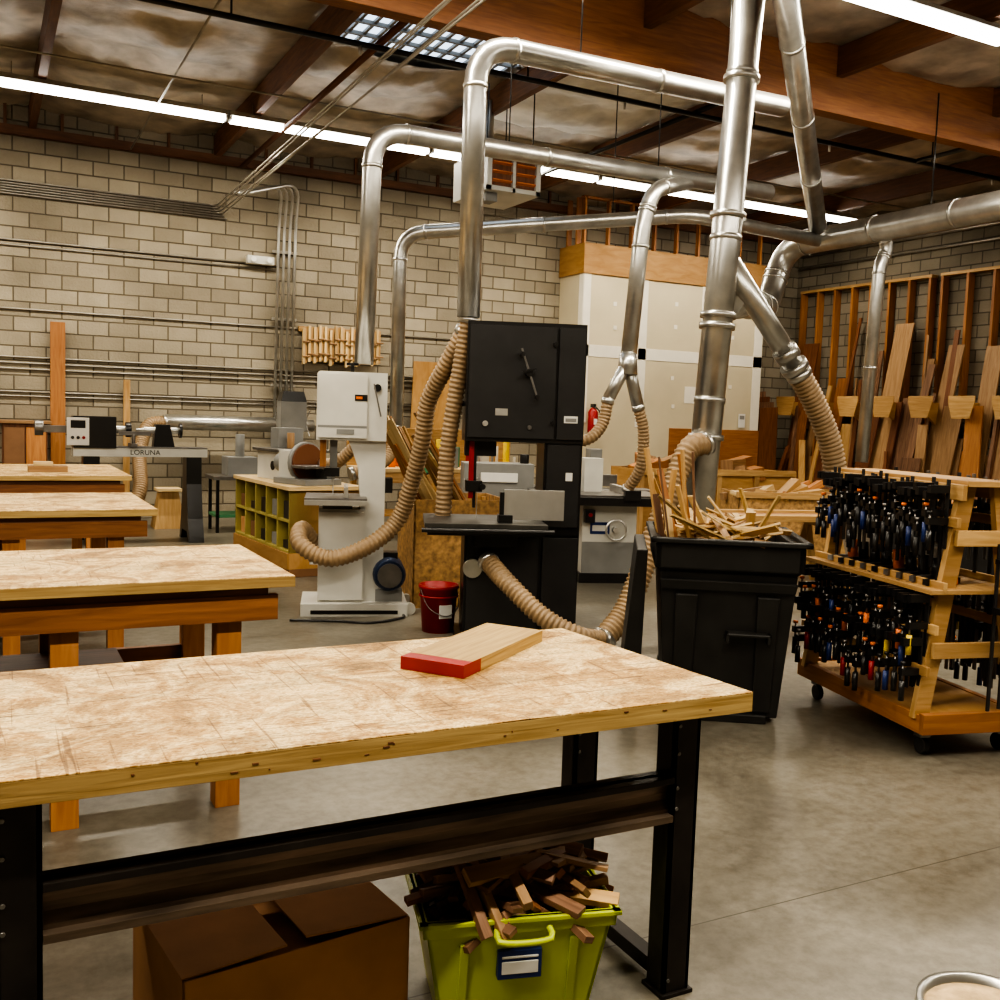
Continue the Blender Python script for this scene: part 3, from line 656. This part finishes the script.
# ---------------------------------------------------------------- centre machines
b=B('table_saw',(5.75,8.7,0),-20)
b.box((-.3,-.3,.0),(.3,.3,.10),'black'); b.box((-.28,-.28,.10),(.28,.28,.82),'white'); b.box((-.20,-.285,.50),(.0,-.28,.62),'blue'); b.box((-.18,-.288,.53),(-.02,-.285,.59),'label'); b.box((-.28,-.29,.10),(.28,-.28,.42),'grey')
b.box((-.75,-.36,.85),(.55,.38,.90),'iron'); b.box((-.35,-.34,.82),(.35,.34,.86),'grey'); b.box((-.78,-.44,.80),(.95,-.38,.88),'black'); b.box((.55,-.36,.84),(.95,.36,.88),'black')
b.box((.15,-.42,.90),(.21,.4,.97),'alu'); b.box((.1,-.48,.86),(.26,-.40,.96),'black')
b.cyl((.05,-.28,.55),(.05,-.36,.55),.03,'alu'); b.lathe((.05,-.35,.55),[(.10,0),(.115,.01),(.10,.02),(.09,.01),(.10,0)],'alu',(0,-1,0)); b.box((-.27,-.36,.62),(-.17,-.28,.75),'black'); b.cyl((-.22,-.38,.70),(-.22,-.36,.70),.02,'red')
for x in (.88,): b.box((x,-.36,0),(x+.05,-.31,.84),'black'); b.box((x,.31,0),(x+.05,.36,.84),'black')
b.box((-.2,.1,.9),(.0,.3,1.25),'white'); b.box((-.6,-.1,.9),(-.35,.2,1.1),'grey')
b.done(.005)
b=B('jointer',(6.3,10.1,0),-15)
b.box((-.5,-.2,0),(.5,.2,.75),'white'); b.box((-.9,-.16,.78),(-.02,.16,.86),'iron'); b.box((.02,-.16,.76),(.9,.16,.84),'iron'); b.box((-.5,.05,.86),(.5,.08,1.0),'iron'); b.box((-.55,-.22,.70),(.55,.22,.77),'grey')
b.cyl((-.8,-.16,.6),(-.8,-.2,.6),.09,'black'); b.box((.2,.2,.5),(.35,.4,1.3),'grey'); b.done(.005)
b=B('planer',(5.0,9.7,0),-20)
b.box((-.35,-.3,0),(.35,.3,.5),'grey'); b.box((-.4,-.35,.5),(.4,.35,.56),'iron'); b.box((-.38,-.2,.8),(.38,.2,1.15),'grey'); b.box((-.38,-.2,.56),(-.30,.2,.8),'grey'); b.box((.30,-.2,.56),(.38,.2,.8),'grey'); b.box((-.2,-.22,.95),(.2,-.2,1.05),'label'); b.cyl((.3,0,1.15),(.3,0,1.25),.05,'black'); b.done(.005)
b=B('tool_workbench',(5.6,12.6,0),0)
b.box((-1.2,-.4,.88),(1.3,.4,.93),'maple')
for x in (-1.15,1.2):
    for y in (-.36,.31): b.box((x,y,0),(x+.07,y+.07,.88),'pine')
b.box((-1.1,-.35,.3),(1.2,.35,.33),'ply'); b.box((-1.08,-.38,.74),(1.2,-.35,.88),'pine')
b.box((-1.2,.38,.93),(1.3,.42,1.45),'pine')
b.done(.004)
b=B('tool_clutter',(5.6,12.6,0),0)
for i in range(34):
    x=random.uniform(-1.1,1.15); y=random.uniform(-.3,.25); w=random.uniform(.05,.16); h=random.uniform(.05,.4)
    if i%3: b.box((x,y,.931),(x+w,y+w*.7,.931+h),random.choice(['red','grey','yellow','card','white','orange','blue','green','oak','maple']))
    else: b.cyl((x,y,.931),(x,y,.931+h),w*.35,random.choice(['yellow','white','black','grey','red']))
b.done(.003)
b=B('shop_fan',(4.3,10.2,0),-20)
b.cyl((0,-.06,1.15),(0,.06,1.15),.17,'green',seg=24); b.lathe((0,-.08,1.15),[(.17,0),(.18,.01),(.17,.02),(.16,.01),(.17,0)],'black',(0,1,0)); b.cyl((0,0,0.03),(0,0,1.0),.02,'black'); b.lathe((0,0,0),[(0,0),(.2,0),(.2,.02),(.02,.05)],'black'); b.cyl((0,-.09,1.15),(0,-.06,1.15),.05,'black')
b.done()

# ---------------------------------------------------------------- drywall enclosure
b=B('drywall_enclosure')
xa,xb,ya=9.0,12.95,14.5
b.box((xa,ya,0),(xb,YW-.01,4.1),'drywall'); b.box((xa-.03,ya-.03,4.1),(xb+.03,YW-.01,4.6),'ply'); 
b.box((xa+1.9,ya-.02,0.0),(xb+.02,ya,1.55),'fir')
P=lambda x0,x1,z0,z1: b.box((xa+x0,ya-.008,z0),(xa+x1,ya,z1),'mud')
P(.0,.14,1.6,4.1); P(1.15,1.32,1.55,4.1); P(2.5,2.66,1.55,4.1); P(0,3.95,2.72,2.92); P(3.75,3.95,1.55,4.1)
for (x,z) in ((.6,3.6),(.62,3.2),(.6,2.3),(1.9,3.7),(1.9,3.3),(1.88,2.4),(3.2,3.6),(3.2,3.2),(3.2,2.3),(1.92,1.9),(.6,1.9)): P(x,x+.07,z,z+.07)
P(2.2,2.7,2.0,2.3)
b.box((xa-.008,ya,1.6),(xa,ya+.14,4.1),'mud')
for k in range(9):
    x=xa+.05+(xb-xa-.1)*k/8; b.box((x-.02,ya+.1,4.6),(x+.02,ya+.19,5.4),'fir')
b.box((xa,ya+.1,5.36),(xb,ya+.19,5.4),'fir')
for y in (14.8,15.1): b.box((xa,y,4.6),(xa+.09,y+.04,5.4),'fir')
b.done(.003)
b=B('fire_extinguisher',(9.22,14.40,1.42)); b.lathe((0,0,0),[(0,0),(.08,0),(.085,.02),(.085,.36),(.05,.42),(.02,.44),(0,.44)],'red'); b.box((-.02,-.06,.44),(.02,.06,.5),'black'); b.sweep(catmull([(0,-.05,.46),(.09,-.08,.35),(.09,-.08,.1)],.03),.012,'black',8); b.box((-.03,-.09,.15),(.03,-.08,.25),'label'); b.done()
b=B('paper_notice'); b.box((12.45,14.46,1.6),(12.6,14.475,1.85),'label'); b.box((12.47,14.458,1.75),(12.58,14.46,1.82),'grey'); b.done()
b=B('plywood_storage_box',(9.9,12.3,0),-10)
b.box((-1.3,-.5,.0),(1.3,-.48,.95),'ply'); b.box((-1.3,.48,0),(1.3,.5,.95),'ply'); b.box((-1.3,-.5,0),(-1.28,.5,.95),'ply'); b.box((1.28,-.5,0),(1.3,.5,.95),'ply'); b.box((-1.3,-.5,.02),(1.3,.5,.05),'ply')
for k in range(5): b.box((-1.3+.64*k,-.54,.0),(-1.22+.64*k,-.5,.95),'pine')
b.box((-1.32,-.56,.88),(1.32,-.5,.97),'pine')
for k in range(14): b.cbox((random.uniform(-1,1),random.uniform(-.3,.3),.9),(.5,.2,.1+random.random()*.4),random.choice(['pine','oak','fir']),(random.uniform(-20,20),random.uniform(-20,20),random.uniform(0,90)))
b.done()
b=B('plywood_storage_box',(8.6,9.2,0),-25)
b.box((-.6,-.4,.0),(.6,-.38,.85),'osb'); b.box((-.6,.38,0),(.6,.4,.85),'osb'); b.box((-.6,-.4,0),(-.58,.4,.85),'osb'); b.box((.58,-.4,0),(.6,.4,.85),'osb'); b.box((-.6,-.4,.0),(.6,.4,.04),'osb'); b.box((-.63,-.43,.80),(.63,-.4,.87),'pine')
for k in range(16): b.cbox((random.uniform(-.4,.4),random.uniform(-.25,.25),.82),(.6,.12,.03+random.random()*.1),random.choice(['pine','oak','fir','maple']),(random.uniform(-20,20),random.uniform(-35,10),random.uniform(0,90)))
b.done()

# ---------------------------------------------------------------- gas heater
b=B('unit_heater'); x0,x1,y0,y1,z0,z1=5.15,5.85,10.5,11.4,4.24,4.70
b.box((x0,y0,z0),(x1,y1,z1),'white')
for (p,q) in (((x0,y0-.03,z0),(x1,y0,z0+.05)),((x0,y0-.03,z1-.05),(x1,y0,z1)),((x0,y0-.03,z0),(x0+.06,y0,z1)),((x1-.06,y0-.03,z0),(x1,y0,z1)),((x0+.33,y0-.03,z0),(x0+.37,y0,z1))): b.box(p,q,'white')
for cx in (x0+.07,x0+.38):
    b.box((cx,y0-.01,z0+.06),(cx+.25,y0-.004,z1-.06),'redwood')
    for k in range(3): b.cbox((cx+.125,y0-.02,z0+.11+.10*k),(.25,.05,.015),'heatfin',(-25,0,0))
b.cyl((x0-.004,11.0,4.45),(x0,11.0,4.45),.09,'grey'); b.box((x0-.003,10.6,4.3),(x0,10.75,4.55),'grey')
b.cyl(((x0+x1)/2,11.2,z1),((x0+x1)/2,11.2,5.45),.07,'steel')
for x in (x0+.05,x1-.05):
    for y in (y0+.1,y1-.1): b.cyl((x,y,z1),(x,y,5.45),.008,'black',seg=6)
b.box((x0+.05,y0+.1,z0-.1),(x0+.2,y0+.3,z0),'grey'); b.done(.006)

# ---------------------------------------------------------------- conduits on far wall
b=B('electrical_conduit')
for k in range(6):
    z=4.60-.035*k; x=3.1+.03*k
    b.sweep([(X0+.02,YW-.03,z),(x,YW-.03,z)],.012,'conduit',8)
for k,(dx,dz) in enumerate(((0,.22),(.05,.34),(.12,.16),(.20,.4))):
    z=4.60-.035*k; x=3.1+.03*k; b.sweep(fillet([(x-.3,YW-.03,z),(x,YW-.03,z),(x+dx,1.0,z+dz)],.12)[0],.010,'conduit',8)
for z in (3.82,3.75,2.25,2.17,2.09,1.78,1.72,2.9): b.sweep([(X0+.02,YW-.025,z),(8.0 if z<3.5 else 4.0,YW-.025,z)],.013,'conduit',8)
for k in range(4):
    x=3.98+.085*k; b.sweep(fillet([(3.2+.05*k,14.6,4.68),(x,14.9,4.95+.02*k),(x,15.1,4.4),(x,15.2,1.3)],.3)[0],.022,'steel',8)
for z in (4.0,3.0,2.0): b.box((3.92,15.2,z),(4.30,15.24,z+.04),'conduit')
b.box((3.95,15.15,1.15),(4.35,15.29,1.45),'grey')
b.done()
b=B('emergency_light',(3.73,15.16,3.80)); b.box((-.2,-.03,0),(.2,.10,.12),'white'); 
for x in (-.12,.12): b.cyl((x,-.08,.06),(x,-.02,.06),.045,'label',.03)
b.done(.01)
b=B('wooden_handscrew_clamps')
b.box((4.35,15.24,2.86),(5.65,15.29,2.94),'pine')
for k in range(15):
    x=4.4+.085*k; dz=random.uniform(-.04,.04)
    b.box((x-.018,15.10,2.38+dz),(x+.018,15.16,2.93+dz),'maple'); b.box((x+.022,15.12,2.40+dz),(x+.054,15.18,2.91+dz),'pine')
    for z in (2.5,2.72): b.cyl((x-.03,15.09,z+dz),(x+.09,15.09,z+dz),.012,'oak',seg=8)
b.done(.003)
b=B('leaning_board'); b.cbox((.95,15.2,1.38),(.19,.035,2.74),'fir',(1,0,0)); b.done(.003)
b=B('leaning_board'); b.cbox((1.85,15.2,1.0),(.09,.035,2.0),'pine',(1.5,0,0)); b.done(.003)
b=B('tall_storage_cabinet'); b.box((.25,14.9,.0),(.8,15.28,1.35),'redwood'); b.box((.27,14.88,.05),(.52,14.9,1.3),'brown'); b.box((.54,14.88,.05),(.78,14.9,1.3),'fir'); b.box((.2,14.85,1.35),(.85,15.28,1.39),'oak'); b.cyl((.5,14.86,.7),(.5,14.88,.7),.015,'iron'); b.done(.003)
b=B('wood_stool',(2.25,14.1,0)); b.taper((-.2,-.2,.2,.2),(-.12,-.12,.12,.12),0,.5,'pine'); b.box((-.16,-.16,.5),(.16,.16,.54),'maple'); b.done(.003)
b=B('plywood_sheet'); b.cbox((6.55,15.1,1.25),(.75,.02,2.5),'ply',(4,0,0)); b.done()
b=B('router_cart',(3.1,13.6,0)); b.box((-.4,-.3,.7),(.4,.3,.75),'iron'); 
for x in (-.36,.32):
    for y in (-.26,.22): b.box((x,y,0),(x+.04,y+.04,.7),'black')
b.box((-.36,-.26,.2),(.36,.26,.24),'green'); b.box((-.2,-.2,.75),(.2,.2,1.0),'grey'); b.cyl((0,0,1.0),(0,0,1.3),.06,'grey'); b.done(.004)

# ---------------------------------------------------------------- right wall lumber racks
b=B('lumber_rack')
for (ya_,yb_) in ((15.0,12.0),(11.75,9.3),(9.0,6.5)):
    n=int((ya_-yb_)/.42)
    for k in range(n+1):
        y=ya_-(ya_-yb_)*k/n; b.box((XW-.16,y-.025,1.9),(XW-.01,y+.025,4.25),'fir')
    b.box((XW-.16,yb_-.04,4.25),(XW-.01,ya_+.04,4.30),'pine')
b.box((XW-.9,6.3,.45),(XW-.02,15.0,.52),'pine'); 
for y in (6.4,8,9.6,11.2,12.8,14.4): b.box((XW-.85,y,0),(XW-.76,y+.09,.45),'fir'); b.box((XW-.15,y,0),(XW-.06,y+.09,.45),'fir')
y=14.6
while y>6.3:
    b.prism([(XW-.02,1.55),(XW-.25,1.65),(XW-.75,1.98),(XW-.75,2.12),(XW-.02,2.12)],1,y,y+.05,'ply'); b.prism([(y-.22,2.12),(y-.14,1.86),(y+.18,1.86),(y+.26,2.12),(y+.26,2.22),(y-.22,2.22)],0,XW-.80,XW-.78,'pine'); y-=.78
b.done(.003)
b=B('standing_lumber')
for layer in range(3):
    y=14.85
    while y>6.4:
        w=random.choice([.04,.06,.09,.14,.2,.3,.38]); tall=[.6,.35,.1][layer]
        h=random.uniform(1.7,3.2) if random.random()<tall else random.uniform(.5,1.7); xx=XW-.62-.09*layer+random.uniform(0,.08)
        m=random.choice(['fir2','oak','oak','walnut','redwood','pine','fir2','fir','redwood','walnut'])
        lean=(.42-.05*layer); sk=random.uniform(-.25,.22); cs=[]
        for i in range(8):
            top=1 if i&4 else 0
            cs.append((xx+(.03 if i&1 else 0)+min(lean,.13*h)*top, y-(w if i&2 else 0)+sk*top, .53+h*top))
        b.hexa(cs,(.03,w,h),m)
        y-=w*random.uniform(.6,1.2+layer*1.8)+.02
b.done()
b=B('leaning_sheet_goods'); 
for k in range(4): b.cbox((13.35+.06*k,15.0-.05*k,1.15),(.45,.02,2.3-.2*k),['walnut','redwood','walnut','fir2'][k],(3,-4,0))
b.done(.002)
b=B('assembly_cart',(8.45,6.15,0),0)
b.box((-.7,-.6,.96),(.9,.7,1.0),'ply'); b.box((-.66,-.56,.12),(.86,.66,.96),'satin'); b.box((-.68,-.58,.55),(.2,-.56,.9),'black')
for x in (-.6,.75):
    for y in (-.5,.55): b.cyl((x-.02,y,.06),(x+.02,y,.06),.06,'rubber')
b.box((-.4,-.3,1.0),(.0,.1,1.18),'walnut'); b.done(.004)
b=B('sawhorse_lumber_stack',(7.3,7.8,0),-15)
for x in (-.5,.5):
    b.box((x-.04,-.4,.62),(x+.04,.4,.7),'pine')
    for y in (-.35,.35): b.beam((x-.15,y,0),(x,y*.8,.64),.08,.035,'pine'); b.beam((x+.15,y,0),(x,y*.8,.64),.08,.035,'pine')
for k in range(7): b.box((-.7+random.uniform(0,.2),-.35+.1*k,.70),(.9,-.26+.1*k,.70+random.choice([.03,.06])),random.choice(['oak','pine','fir']))
b.done(.003)

# ---------------------------------------------------------------- world + camera
w=bpy.data.worlds.new('World'); sc.world=w; w.use_nodes=True; w.node_tree.nodes['Background'].inputs[0].default_value=(.8,.75,.65,1); w.node_tree.nodes['Background'].inputs[1].default_value=.3
cam=bpy.data.cameras.new('camera'); co=bpy.data.objects.new('camera',cam); bpy.context.collection.objects.link(co)
cam.sensor_width=36; cam.lens=36; cam.clip_start=.05
co.location=(0,0,1.65); co.rotation_euler=(85.247*D2R,-1.893*D2R,-27.343*D2R); sc.camera=co
try: sc.view_settings.look='AgX - High Contrast'
except Exception as e: print(e)
